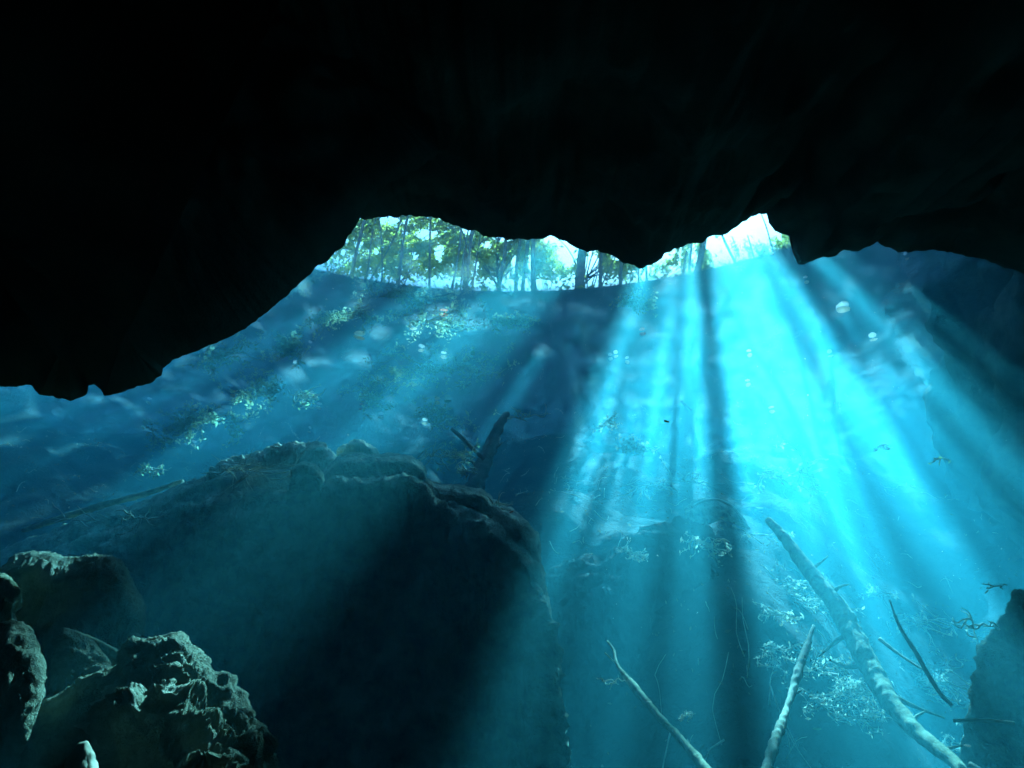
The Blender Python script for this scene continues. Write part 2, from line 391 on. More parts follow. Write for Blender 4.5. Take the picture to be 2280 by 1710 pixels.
for a, b in [(1822, 671), (1888, 735), (893, 711), (910, 758), (958, 772), (958, 681), (822, 903), (917, 916), (1668, 890), (1620, 768)]:
    q = at_surf(a * K, b * K); OPEN.append((q[0], q[1], .26))
OPEN = np.array(OPEN)
def canopy_noise(P, seed=77):
    return fbm(np.stack([P[:, 0] * 1.5, P[:, 1] * 1.5, np.zeros(len(P))], -1), 4, seed, gain=0.7)
_q = np.stack([rng.uniform(-19, 19, 20000), rng.uniform(5, 22, 20000), np.full(20000, SURF)], -1)
QN = np.quantile(canopy_noise(_q), np.linspace(0, 1, 101)); QN[0] -= 1; QN[-1] += 1
def sun_open(P, seed=77):
    """share of open canopy wanted above a surface point, and whether this point is lit"""
    px, py = project(P)
    th = np.degrees(np.arctan2(px - VP[0], py - VP[1]))
    th = th + 2.2 * pnoise(np.stack([P[:, 0] * 0.8, P[:, 1] * 0.8, np.full(len(P), 5.5)], -1), seed + 3) * np.interp(np.abs(th - 12), [0, 12, 30], [.4, .5, 1.0])
    f = np.interp(th, A_, T_)
    streak = 0.7 * pnoise(np.stack([th * 0.6, np.zeros(len(P)), np.full(len(P), 3.3)], -1), 201) + 1.0 * pnoise(np.stack([th * 1.6, np.zeros(len(P)), np.full(len(P), 7.3)], -1), 203)
    f = np.clip(f + 1.5 * streak * np.interp(f, [0, .06, .4, .8, 1], [0, .12, .75, .75, .35]), 0, 1)
    n = canopy_noise(P, seed)
    cut = np.interp(f, np.linspace(0, 1, len(QN)), QN)
    d = np.full(len(P), 9.0)
    for a, b, r in OPEN: d = np.minimum(d, np.hypot(P[:, 0] - a, P[:, 1] - b) / r)
    hole = d < 1 + 0.3 * n
    return np.where(hole, 1.0, f), (n < cut) | hole
def drop_to_surface(P):
    t = (P[:, 2] - SURF) / S[2]
    return P - S[None, :] * t[:, None]
tree_px = [  # pixel where the trunk leaves the water line, pixel at y=505, depth, apparent width
 (779, 804, 26, 9), (808, 838, 29, 5), (812, 885, 30, 5), (850, 846, 28, 5), (885, 908, 25, 6), (954, 963, 27, 6), (1006, 1025, 25, 6), (1026, 1041, 28, 5), (1038, 1055, 26, 8),
 (1046, 1079, 29, 5), (1110, 1127, 25, 9), (1149, 1155, 30, 11), (1165, 1172, 27, 10), (1188, 1192, 25, 12), (1287, 1303, 24, 21), (1300, 1334, 31, 4), (1335, 1336, 26, 9), (1330, 1400, 29, 4),
 (1381, 1381, 25, 8), (1423, 1418, 28, 6), (1442, 1438, 27, 8), (1516, 1530, 28, 10), (1534, 1538, 26, 9), (1540, 1580, 24, 17), (1648, 1578, 29, 7), (1672, 1600, 26, 9), (1704, 1653, 27, 7), (1744, 1702, 25, 5)]
back_xy = [(-16, 27), (-12, 33), (-20, 34), (-7, 38), (0, 37), (6, 40), (24, 33), (29, 28), (-24, 26), (-3, 32), (30, 37), (3, 46)]  # unseen trees added to carry the shading canopy
trunks = []
for a, b, Y, w in tree_px:
    lo = at(a, 650, Y); hi = at(b, 505, Y)
    g = (hi - lo) / (hi[2] - lo[2])
    slant = np.linalg.norm(lo)
    trunks.append(dict(lo=lo, g=g, r=w / FPX * slant / 2, Y=Y, vis=True))
for x, y in back_xy:
    trunks.append(dict(lo=np.array([x, y, 22.0]), g=np.array([rng.normal(0, .08), 0, 1]), r=rng.uniform(.14, .26), Y=y, vis=False))
for t in trunks:
    zb = 13.0; zt = 37.5 + rng.uniform(-1, 2)
    if t['vis'] and t['lo'][0] > 5.2: zt = 27.5
    pts = []
    ph = rng.uniform(0, 6.28)
    for z in np.linspace(zb, zt, 12):
        dz = z - t['lo'][2]
        damp = dz if dz > 0 else dz * 0.55
        q = t['lo'] + t['g'] * damp; q = np.array([q[0], q[1], z])
        wob = 0.16 * min(1.0, abs(dz) / 5)
        q[0] += wob * math.sin(z * 0.7 + ph); q[1] += wob * math.cos(z * 0.6 + ph)
        pts.append(q)
    t['path'] = spline(pts, 34)
    t['base'] = t['path'][0].copy()
top_xy = np.array([[t['path'][26][0], t['path'][26][1]] for t in trunks]); tall = np.array([t['path'][-1][2] > 30 for t in trunks])

# unseen canopy shaped to cut the shafts: leaves wherever water should be shaded
nS = 260000
Sx = rng.uniform(-19, 19, nS); Sy = rng.uniform(5.5, 22, nS)
SP = np.stack([Sx, Sy, np.full(nS, SURF)], -1)
f, lit = sun_open(SP)
SP = SP[~lit]
z = rng.uniform(35.0, 41.0, len(SP))
CP = SP + S[None, :] * ((z - SURF) / S[2])[:, None]
# foliage seen through the window: sprays along the upper trunks
vis_pts = []
for t in trunks:
    if not t['vis']: continue
    n = 120
    k = rng.integers(8, 33, n)
    base = t['path'][k]
    cl = rng.integers(0, 14, n)
    coff = rng.normal(0, 1, (14, 3)) * np.array([1.5, 1.3, 1.1]); cz = rng.uniform(19, 34, 14)
    q = np.stack([np.interp(cz[cl], t['path'][:, 2], t['path'][:, 0]) + coff[cl, 0], np.interp(cz[cl], t['path'][:, 2], t['path'][:, 1]) + coff[cl, 1], cz[cl] + coff[cl, 2]], -1)
    q += rng.normal(0, 0.42, q.shape)
    vis_pts.append(q)
for t in trunks:            # low screen of brush just above the water line
    if not t['vis']: continue
    n = 260
    q = np.stack([t['lo'][0] + rng.normal(0, 1.2, n), t['lo'][1] + rng.normal(1.0, 1.2, n), t['lo'][2] + rng.gamma(1.5, 0.55, n) - 1.3], -1)
    vis_pts.append(q)
VPTS = np.concatenate(vis_pts)
# open sky between the crowns
gaps = [(868, 490, 26, 14), (950, 522, 26, 13), (978, 562, 12, 22), (1040, 515, 18, 11), (905, 492, 12, 8), (1085, 545, 12, 10), (840, 560, 9, 9), (925, 570, 8, 10), (1145, 585, 9, 22), (1180, 590, 6, 30), (1060, 590, 7, 14), (1265, 560, 30, 40), (1317, 590, 22, 40), (1230, 530, 25, 16), (1120, 530, 25, 10), (1370, 570, 14, 14), (1465, 562, 40, 26), (1590, 545, 26, 18), (1690, 500, 70, 48), (1640, 520, 20, 14), (800, 545, 10, 10), (765, 562, 8, 8), (900, 520, 10, 8)]
def in_gap(P):
    px, py = project(P); k = np.zeros(len(P), bool); jig = np.random.default_rng(5).normal(0, 0.28, len(P))
    for a, b, ra, rb in gaps: k |= ((px - a) / ra) ** 2 + ((py - b) / rb) ** 2 < 1 + jig
    return k
def keep(P):
    D = drop_to_surface(P); f, lit = sun_open(D)
    inside = (D[:, 1] > 5) & (np.abs(D[:, 0]) < 19) & (D[:, 1] < 22)
    return ~(lit & inside & (f > 0.1)) & ~in_gap(P)
VPTS = VPTS[keep(VPTS)]
CP = CP[~in_gap(CP)]
def leaves(P, size, sz_var=0.35, flat=0.6):
    n = len(P); s = size * rng.lognormal(0, sz_var, n)
    a = rng.normal(0, 1, (n, 3)); a[:, 2] -= 0.35; a /= np.linalg.norm(a, axis=1)[:, None]
    b = rng.normal(0, 1, (n, 3)); b[:, 2] *= flat; b -= a * (a * b).sum(1)[:, None]; b /= np.linalg.norm(b, axis=1)[:, None]
    L_ = s[:, None] * a; B_ = s[:, None] * b * 0.42
    V = np.stack([P - L_ * 0.5, P + B_ * 0.5 - L_ * 0.06, P + L_ * 0.5, P - B_ * 0.5 - L_ * 0.06], 1).reshape(-1, 3)
    return V, np.arange(n * 4).reshape(-1, 4)
allP = np.concatenate([CP, VPTS]); size = np.concatenate([np.full(len(CP), 0.30), np.full(len(VPTS), 0.22)])
own = np.empty(len(allP), int)
for k in range(0, len(allP), 20000):
    q = allP[k:k + 20000, :2]
    dd = ((q[:, None, :] - top_xy[None]) ** 2).sum(-1)
    dd[(allP[k:k + 20000, 2] > 33)[:, None] & ~tall[None, :]] = 1e9      # high leaves belong to tall trees only
    own[k:k + 20000] = np.argmin(dd, 1)
print('leaves', len(CP), len(VPTS))

TREE_LABELS = ['slender trunk leaning right, leftmost of the trees above the pool', 'very thin curving trunk just right of the leftmost tree', 'thin branchy sapling leaning strongly right among the left trees', 'thin straight stem between the left saplings and the big gap of leaves',
 'leaning dark stem below the left leafy dome', 'straight thin pole of a tree right of the leafy dome', 'left one of the four crowded stems left of centre', 'second of the four crowded stems left of centre', 'thickest of the four crowded stems left of centre', 'right, most slanting of the four crowded stems left of centre',
 'crooked medium trunk alone left of the pale pair', 'blurred pale wide trunk left of the straight pair', 'left trunk of the straight upright pair in the middle', 'right, darker trunk of the straight upright pair in the middle', 'thickest dark trunk standing against white sky in the middle', 'hair-thin twisted stem between thickest trunk and straight dark pole',
 'straight dark pole right of the thickest trunk', 'thin stem slanting right beyond the straight dark pole', 'trunk at the right end of the white gap beside the low roof tip', 'thin stem right under the lowest tip of the cave roof', 'second stem under the lowest tip of the cave roof',
 'left pale trunk of the trio right of the roof tip', 'middle trunk of the trio right of the roof tip', 'thick right trunk of the trio, leaning right into the shafts', 'thin tree leaning left beside the trio of trunks', 'bent tree leaning left, second after the trio', 'curved thin tree before the white notch leaning left', 'rightmost faint tree inside the white notch of the roof']
N_TREES = len(trunks)
for i, t in enumerate(trunks):
    base = t['base']
    root = empty('tree', base)
    tag(root, TREE_LABELS[i] if i < len(TREE_LABELS) else 'unseen tall tree added behind the pool edge to carry the shading canopy', 'tree', 'forest trees seen through the water surface' if i < len(TREE_LABELS) else 'unseen trees added for the shading canopy')
    org = base
    mb = MB(); P = t['path']
    rr = t['r'] * np.interp(P[:, 2], [13, 14, 22, P[-1, 2]], [1.6, 1.15, 1.0, 0.35])
    add_tube(mb, P - org, rr, 10, rough=0.12, seed=i, freq=1.5)
    sel = np.where(own == i)[0]
    if len(sel):
        LP = allP[sel]; made = 0
        for q in LP[rng.permutation(len(LP))[:60]]:
            zz = min(max(q[2] - rng.uniform(1.0, 3.5) - 0.35 * np.hypot(*(q[:2] - np.array([np.interp(q[2], P[:, 2], P[:, 0]), np.interp(q[2], P[:, 2], P[:, 1])]))), 16.0), P[-1, 2] - 0.5)
            st = np.array([np.interp(zz, P[:, 2], P[:, 0]), np.interp(zz, P[:, 2], P[:, 1]), zz])
            mid = st * 0.45 + q * 0.55 + rng.normal(0, 0.3, 3)
            c = spline([st, mid, q], 7)
            if sun_open(drop_to_surface(c))[1].mean() > 0.35: continue
            if t['vis'] and t['lo'][0] > 6.5: break
            add_tube(mb, c - org, np.linspace(min(0.055, t['r'] * 0.5), 0.010, 7), 5); made += 1
            if made >= (16 if t['lo'][0] < 6.5 else 0): break
    obj('trunk', mb.mesh('trunk'), M['bark'], root)
    if len(sel):
        s_ = size[sel]
        V, F = leaves(LP - org, 1.0); V = V.reshape(-1, 4, 3); c = V.mean(1, keepdims=True); V = (c + (V - c) * s_[:, None, None]).reshape(-1, 3)
        obj('crown', mesh_np('crown', V, F), M['leaf'], root)

# ------------------------------------------------------------------ rocks
def loft_rock(name, sil, Y, front, back, mat, n=(150, 90), amp=(0.2, 0.05), freq=(1.2, 5.0), conv=0.0, seed=0, strata=0.0, lip=0.15, spread=0.0):
    """a rock whose crest runs along the outline SIL (display pixels) at depth(s) Y; FRONT and BACK are (towards camera, down) steps in metres"""
    e = resample(dsp(sil), n[0])
    Yv = np.interp(np.linspace(0, 1, n[0]), np.linspace(0, 1, len(np.atleast_1d(Y))), np.atleast_1d(Y)) if np.ndim(Y) else np.full(n[0], float(Y))
    R = np.array([at(a, b, y) for (a, b), y in zip(e, Yv)])
    tow = -R[:, :2] / np.linalg.norm(R[:, :2], axis=1)[:, None]
    C = R[:, :2].mean(0)
    prof = np.array([(-a, b) for a, b in back[::-1]] + [(0, 0)] + list(front), float)
    pr = resample(prof, n[1]); k0 = np.argmin(np.hypot(pr[:, 0], pr[:, 1]))
    rows = []
    for f, d in pr:
        xy = R[:, :2] + tow * f + (C - R[:, :2]) * conv * min(1.0, (abs(f) + d) / 1.0)
        rows.append(np.column_stack([xy, R[:, 2] - d]))
    V = np.stack(rows, 0)
    q = V.reshape(-1, 3)
    w = np.clip(np.abs(np.arange(n[1]) - k0) / (0.10 * n[1]), lip, 1)[:, None]
    du = np.gradient(V, axis=1); dv = np.gradient(V, axis=0); nn = np.cross(du, dv); nn /= np.linalg.norm(nn, axis=2)[:, :, None] + 1e-9
    d = fbm(q * freq[0], 4, seed) * amp[0] + fbm(q * freq[1], 5, seed + 9, gain=0.6, ridged=True) * amp[1]
    if strata: d = d + fbm(q * np.array([0.8, 0.8, 7.0]), 3, seed + 5, ridged=True) * strata
    d = d.reshape(n[1], n[0])
    nn = np.where((nn * np.array([0, -0.3, 1.0])).sum(2)[:, :, None] < 0, -nn, nn)
    d[:k0] = np.minimum(d[:k0], 0) - 0.02                    # nothing behind the crest stands higher than the crest
    V = V + nn * (d * w)[:, :, None]
    V = V.reshape(-1, 3); org = V[np.argmin(V[:, 2])] * 0 + np.array([V[:, 0].mean(), V[:, 1].mean(), V[:, 2].min()])
    me = mesh_np(name, V - org, grid_faces(n[1], n[0])); smooth(me)
    o = obj(name, me, mat); o.location = org
    return o
lowf = [(0.14, 0.10), (0.42, 0.31), (0.45, 0.56), (0.75, 0.78), (0.8, 1.1), (0.7, 1.8), (0.6, 2.8), (0.6, 4.5), (0.6, 8)]
lowb = [(0.2, 0.06), (0.6, 0.25), (1.4, 0.5), (2.6, 1.6), (3.6, 4)]
tag(loft_rock('rock_ledge', [(-260, 1300), (-60, 1225), (60, 1165), (180, 1118), (330, 1078), (400, 1047), (450, 1032), (500, 1022), (560, 1014), (620, 1017), (690, 1032), (712, 1012), (730, 990), (760, 988), (800, 986), (850, 985), (890, 988), (912, 1000), (925, 1030), (960, 1045), (1000, 1050), (1040, 1062), (1060, 1080), (1085, 1095), (1100, 1105), (1130, 1130), (1156, 1158), (1164, 1200), (1170, 1270), (1182, 1330), (1180, 1420), (1196, 1500), (1190, 1600), (1200, 1800)],
    [13, 12.4, 11, 9.8, 9.4, 9.2, 9.1, 9.8, 10.8], lowf, lowb, M['rock'], (700, 240), (0.16, 0.12), (0.9, 3.6), 0, 101, 0.06, 0.35),
    'huge dark submerged rock ledge with a thin sunlit crest across the left half', 'rock')
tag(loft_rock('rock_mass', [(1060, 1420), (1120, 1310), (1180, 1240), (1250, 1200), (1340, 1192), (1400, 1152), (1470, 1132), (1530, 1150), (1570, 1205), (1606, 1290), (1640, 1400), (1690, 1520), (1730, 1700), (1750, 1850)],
    [11.4, 12, 12.4, 12.6, 12.4, 12, 11.6], lowf, lowb, M['bed'], (420, 180), (0.35, 0.2), (0.8, 3.0), 0, 105, 0.1, 0.5),  # dark silt colour stands in for shade, keeping the sunlit rim dim
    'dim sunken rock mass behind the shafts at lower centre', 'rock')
tag(loft_rock('rock_slab', [(455, 1022), (480, 1008), (520, 996), (560, 986), (600, 970), (640, 966), (690, 970), (712, 985), (722, 1005)], 10.2, [(0.1, 0.03), (0.3, 0.16), (0.4, 0.3), (0.4, 0.8)], [(0.3, 0.05), (0.9, 0.5)], M['lit_crust'], (200, 70), (0.07, 0.06), (2, 6), 0, 111, 0.06, 0.3),
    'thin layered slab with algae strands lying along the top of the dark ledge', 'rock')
tag(loft_rock('rock', [(722, 1000), (742, 970), (775, 962), (805, 974), (826, 990)], 10.6, [(0.1, 0.04), (0.35, 0.2), (0.4, 0.7)], [(0.3, 0.05), (0.8, 0.6)], M['lit_crust'], (100, 60), (0.06, 0.05), (2, 6), 0, 112, 0.05, 0.3),
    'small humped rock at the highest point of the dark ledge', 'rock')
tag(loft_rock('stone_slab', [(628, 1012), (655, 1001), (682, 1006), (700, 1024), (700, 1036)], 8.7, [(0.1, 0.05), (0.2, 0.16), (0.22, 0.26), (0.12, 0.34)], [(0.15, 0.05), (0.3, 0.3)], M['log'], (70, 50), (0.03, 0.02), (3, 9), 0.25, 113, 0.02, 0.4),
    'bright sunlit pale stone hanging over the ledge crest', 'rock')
tag(loft_rock('rock', [(262, 1720), (255, 1640), (262, 1560), (258, 1500), (266, 1450), (272, 1420), (283, 1394), (300, 1387), (340, 1380), (378, 1369), (390, 1372), (410, 1400), (440, 1430), (470, 1462), (500, 1474), (522, 1505), (545, 1552), (572, 1572), (590, 1600), (598, 1630), (606, 1720)],
    4.1, [(0.1, 0.08), (0.25, 0.24), (0.4, 0.42), (0.5, 0.58), (0.48, 0.72), (0.35, 0.85), (0.3, 1.3), (0.4, 2.6)], [(0.15, 0.05), (0.5, 0.5), (0.7, 2.5)], M['rock'], (420, 300), (0.17, 0.12), (2.6, 8.0), 0.1, 121, 0.0, 0.25),
    'craggy pitted pinnacle rock lit green at the bottom left', 'rock')
tag(loft_rock('rock', [(-160, 1640), (-60, 1585), (0, 1554), (60, 1538), (110, 1520), (150, 1500), (172, 1478), (200, 1464), (235, 1453), (262, 1442), (274, 1470), (268, 1540), (262, 1640)],
    4.15, [(0.04, 0.02), (0.1, 0.06), (0.15, 0.14), (0.16, 0.4), (0.1, 1.0), (0.2, 2.6)], [(0.12, 0.03), (0.35, 0.2), (0.5, 2.0)], M['rock'], (300, 240), (0.10, 0.09), (3, 8), 0, 131, 0.03, 0.3),
    'low dark sloping rock with a lit rim beside the pitted pinnacle', 'rock')
tag(loft_rock('rock_shard', [(128, 1372), (138, 1357), (170, 1366), (205, 1388), (232, 1418), (246, 1448), (240, 1478)], 4.7, [(0.06, 0.05), (0.14, 0.15), (0.2, 0.26), (0.18, 0.36), (0.1, 0.6)], [(0.1, 0.05), (0.25, 0.5)], M['rock'], (120, 90), (0.05, 0.035), (3, 10), 0.3, 141, 0.0, 0.3),
    'pointed rock shard behind the low dark rock', 'rock')
tag(loft_rock('rock_fin', [(145, 1356), (200, 1376), (240, 1396), (262, 1408), (280, 1412), (286, 1424)], 5.0, [(0.02, 0.02), (0.04, 0.06), (0.03, 0.12)], [(0.03, 0.02), (0.06, 0.12)], M['log'], (90, 30), (0.015, 0.012), (4, 12), 0, 145, 0.0, 0.4),
    'thin stick-like rock fin with a white tip above the shard', 'rock')
tag(loft_rock('boulder', [(-120, 1420), (-60, 1362), (0, 1347), (30, 1344), (60, 1360), (84, 1400), (96, 1450), (93, 1500), (78, 1545), (60, 1600)], 3.9, [(0.08, 0.08), (0.2, 0.3), (0.24, 0.5), (0.18, 0.75), (0.1, 2.0)], [(0.15, 0.06), (0.4, 0.6)], M['rock'], (180, 140), (0.07, 0.05), (2.5, 8), 0.2, 151, 0.0, 0.3),
    'rounded mossy boulder cut off by the left edge of the picture', 'rock')
tag(loft_rock('boulder', [(-60, 1262), (-10, 1240), (20, 1218), (34, 1202), (60, 1196), (100, 1198), (130, 1211), (160, 1215), (190, 1206), (220, 1203), (250, 1211), (272, 1228), (287, 1262), (302, 1292), (308, 1335), (302, 1400)],
    6.2, [(0.06, 0.02), (0.2, 0.1), (0.34, 0.26), (0.36, 0.5), (0.3, 1.0), (0.3, 3.5)], [(0.2, 0.03), (0.7, 0.4), (1.0, 3)], M['rock'], (280, 170), (0.11, 0.10), (2.0, 7), 0.06, 161, 0.05, 0.3),
    'wide flat-topped boulder with lit crusts on its rim', 'rock')
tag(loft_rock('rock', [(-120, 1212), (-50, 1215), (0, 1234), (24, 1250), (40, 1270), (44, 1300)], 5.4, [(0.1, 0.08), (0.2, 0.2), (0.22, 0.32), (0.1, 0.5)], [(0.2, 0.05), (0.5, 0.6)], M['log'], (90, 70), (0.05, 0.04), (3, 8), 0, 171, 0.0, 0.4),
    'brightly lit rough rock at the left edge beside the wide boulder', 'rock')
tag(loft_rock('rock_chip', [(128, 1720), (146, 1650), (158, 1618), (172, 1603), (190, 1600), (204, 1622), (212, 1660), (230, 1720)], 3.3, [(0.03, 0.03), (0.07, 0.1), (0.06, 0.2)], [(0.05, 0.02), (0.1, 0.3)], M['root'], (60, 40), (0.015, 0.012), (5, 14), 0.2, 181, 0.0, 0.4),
    'small brilliant turquoise-lit stone below the low dark rock', 'rock')
tag(loft_rock('boulder', [(2050, 1800), (2064, 1660), (2080, 1560), (2098, 1480), (2120, 1402), (2158, 1335), (2186, 1282), (2240, 1256), (2330, 1250), (2500, 1300)], 8.8, [(0.05, 0.05), (0.1, 0.3), (0.1, 0.9), (0.1, 3)], [(0.3, 0.05), (0.9, 0.6), (1.6, 4)], M['rock'], (220, 160), (0.25, 0.12), (1.4, 4.5), 0, 191, 0.0, 0.5),
    'dark shaded boulder at the right edge with drooping roots', 'rock')
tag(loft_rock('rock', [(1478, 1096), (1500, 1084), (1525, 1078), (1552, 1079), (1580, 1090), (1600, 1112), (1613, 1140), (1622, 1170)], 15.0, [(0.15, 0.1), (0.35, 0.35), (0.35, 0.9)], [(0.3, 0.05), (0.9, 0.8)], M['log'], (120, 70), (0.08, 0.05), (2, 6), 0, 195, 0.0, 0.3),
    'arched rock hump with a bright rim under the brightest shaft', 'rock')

# ------------------------------------------------------------------ logs and sticks
def pathpx(pts, Y0, Y1, n=40):
    p = spline(dsp(pts), n); Y = np.linspace(Y0, Y1, n)
    return np.array([at(a, b, y) for (a, b), y in zip(p, Y)])
def log(name, pts, Y0, Y1, wpx, label, cat, mat, n=60, sides=14, rough=0.25, taper=(1, 1), knots=()):
    P = pathpx(pts, Y0, Y1, n)
    dist = np.linalg.norm(P, axis=1)
    r = wpx * K / FPX * dist / 2 * np.interp(np.linspace(0, 1, n), np.linspace(0, 1, len(taper)), taper)
    org = P[-1]; mb = MB()
    add_tube(mb, P - org, r, sides, rough=rough, seed=len(name) + int(P[0][0] * 10), freq=6 if name == 'fallen_trunk' else 13)
    o = obj(name, mb.mesh(name), mat); o.location = org
    for k, (a, dx, dy, L_) in enumerate(knots):
        i = int(a * (n - 1)); st = P[i] - org
        g = np.array([dx, rng.normal(0, .2), dy]); g /= np.linalg.norm(g)
        mk = MB(); add_tube(mk, spline([st, st + g * L_ * .5 + rng.normal(0, .04, 3), st + g * L_], 8), np.linspace(r[i] * .35, .008, 8), 6)
        obj('branch_stub', mk.mesh('branch_stub'), mat, o)
    return tag(o, label, cat)
log('fallen_trunk', [(1660, 1124), (1684, 1150), (1720, 1196), (1768, 1258), (1815, 1320), (1853, 1390), (1890, 1460), (1926, 1520), (1974, 1574), (2018, 1612), (2060, 1644), (2102, 1694)], 10.8, 7.0, 34,
    'long leaning fallen trunk crossing the lower right, its upper side sunlit', 'log', M['log'], 170, 24, 0.2, (0.45, 0.8, 1.05, 1.15, 1, 0.75, .5), ((.42, -.8, -.5, .5), (.62, .8, -.4, .6), (.3, .5, .3, .3), (.75, .6, .4, .3), (.2, .7, .5, .35), (.52, -.7, .1, .4), (.85, .9, .1, .3)))
log('broken_log', [(1757, 1352), (1745, 1392), (1730, 1432), (1716, 1482), (1695, 1545), (1675, 1600), (1660, 1645), (1648, 1690)], 8.6, 6.4, 17, 'short pale algae-coated log standing left of the long fallen trunk', 'log', M['root'], 120, 18, 0.3, (0.35, 0.85, 1.0, 0.7, 1.1, 1.15, 0.9), ((.45, .7, .3, .12),))
log('thin_log', [(1312, 1385), (1326, 1405), (1334, 1438), (1372, 1486), (1415, 1537), (1466, 1592), (1512, 1645), (1545, 1690)], 8.2, 6.2, 17, 'thin greenish log slanting through the shafts at bottom centre', 'log', M['log'], 60, 10, 0.3, (0.25, 0.4, 1.0, .85, .8, .9, 1.1, 1.1), ((.12, -.8, .5, .12),))
log('dark_branch', [(1922, 1296), (1934, 1330), (1948, 1362), (1975, 1404), (2002, 1452), (2030, 1496), (2056, 1524)], 7.4, 7.0, 8, 'thin dark bare branch between the fallen trunk and the right boulder', 'branch', M['bark'], 40, 8, 0.2, (0.4, .8, 1, 1, .8))
log('pale_branch', [(1900, 1380), (1935, 1408), (1970, 1432), (2005, 1452)], 8.2, 7.8, 7, 'pale side branch forking right from the middle of the fallen trunk', 'branch', M['root'], 30, 7, 0.3, (1, .8, .5))
log('sunken_log', [(50, 1146), (130, 1120), (220, 1092), (310, 1068), (395, 1040)], 12.0, 10.6, 13, 'long sunken log sloping up to the left end of the dark ledge', 'log', M['log'], 50, 10, 0.3, (.6, 1, 1, .9, .7))
log('dead_stump', [(1015, 1075), (1034, 1030), (1050, 990), (1066, 950), (1082, 914), (1096, 892)], 12.6, 12.9, 30, 'dark upright dead stump behind the right end of the ledge', 'stump', M['bark'], 48, 12, 0.45, (1.5, 1.3, 1.1, 0.9, .8, .4), ((.35, -.9, .7, .6), (.55, .7, .5, .35)))
log('dead_stick', [(975, 925), (1000, 948), (1022, 970), (1046, 992)], 12.2, 12.4, 9, 'straight dead stick leaning against the dark stump', 'branch', M['bark'], 30, 7, 0.3)
log('dead_branch', [(1470, 866), (1482, 876), (1494, 886)], 14.5, 14.5, 6, 'short dark twig drifting in the middle of the cloudy light', 'branch', M['bark'], 12, 6, 0.2)
log('thin_root', [(2096, 1650), (2120, 1664), (2150, 1690)], 6.3, 6.0, 7, 'thin root trailing at the bottom right corner', 'root', M['root'], 14, 6, 0.2)
log('thin_root', [(2060, 1557), (2120, 1556), (2190, 1562)], 6.2, 6.2, 6, 'level pale stick in front of the right boulder', 'root', M['root'], 20, 6, 0.3)
log('thin_root', [(1494, 1095), (1520, 1082), (1552, 1080), (1584, 1096), (1604, 1122)], 14.2, 14.2, 6, 'curved root following the arched rock hump', 'root', M['root'], 24, 6, 0.3)

# ------------------------------------------------------------------ root tangles and sunken brush
def tangle(cx, cy, rx, ry, n, label, Y=None,  w=2.6, mat='root', name='root_tangle', leafy=0, curl=1.0, seed=0):
    r_ = np.random.default_rng(900 + seed)
    if Y is None:
        c = hit(cx * K, cy * K); c = c * 0.955
    else: c = at(cx * K, cy * K, Y)
    dist = np.linalg.norm(c); sc = dist / FPX * K
    mb = MB(); tips = []
    hub = [np.array([u_ * rx * sc * .7, 0, r_.normal(0, .15) * ry * sc]) for u_ in np.linspace(-1, 1, 9)]
    hp = spline(hub, 20); hp[:, 1] += (0.8 * hp[:, 2] if Y is None else 0)
    add_tube(mb, hp, np.full(20, w * .4 * sc), 5, rough=.2, seed=seed, freq=12); pool = list(hp)
    for k in range(n):
        # strands start near one another and wander over the patch
        cand = [pool[q] for q in r_.integers(0, len(pool), 6)]
        goal = np.array([r_.normal(0, .5) * rx * sc, 0, r_.normal(0, .5) * ry * sc])
        st = min(cand, key=lambda c_: np.hypot(c_[0] - goal[0], c_[2] - goal[2])).copy()
        ang = r_.normal(0, .55) + (math.pi if r_.random() < .5 else 0); L_ = r_.uniform(.25, .9) * rx * sc
        p = [st]
        for q in range(4):
            ang += r_.normal(0, .55 * curl)
            p.append(p[-1] + np.array([math.cos(ang) * L_ / 4, r_.normal(0, .03), math.sin(ang) * L_ / 4]))
        wd = w * r_.uniform(.5, 1.3) * sc / 2
        P = spline(p, 12); P[:, 1] += (0.8 * (P[:, 2] - st[2]) if Y is None else 0)
        add_tube(mb, P, np.linspace(wd, wd * .35, 12), 5, rough=.2, seed=k, freq=12)
        tips += [P[-1], P[8], P[4]]; pool += [P[-2], P[7], P[4]]
    o = obj(name, mb.mesh(name), M[mat]); o.location = c
    if leafy:
        T = np.array(tips)[r_.integers(0, len(tips), leafy)] + r_.normal(0, (5 if name == 'leafy_branch' else 3) * sc, (leafy, 3))
        V, F = leaves(T, (6.5 if name == 'leafy_branch' else 7) * sc); obj('leaves', mesh_np('leaves', V, F), M['f_pale'] if name == 'root_tangle' else M['f_spray'] if name == 'leafy_branch' else M['f_green'], o)
    return tag(o, label, 'roots' if name == 'root_tangle' else 'branch')
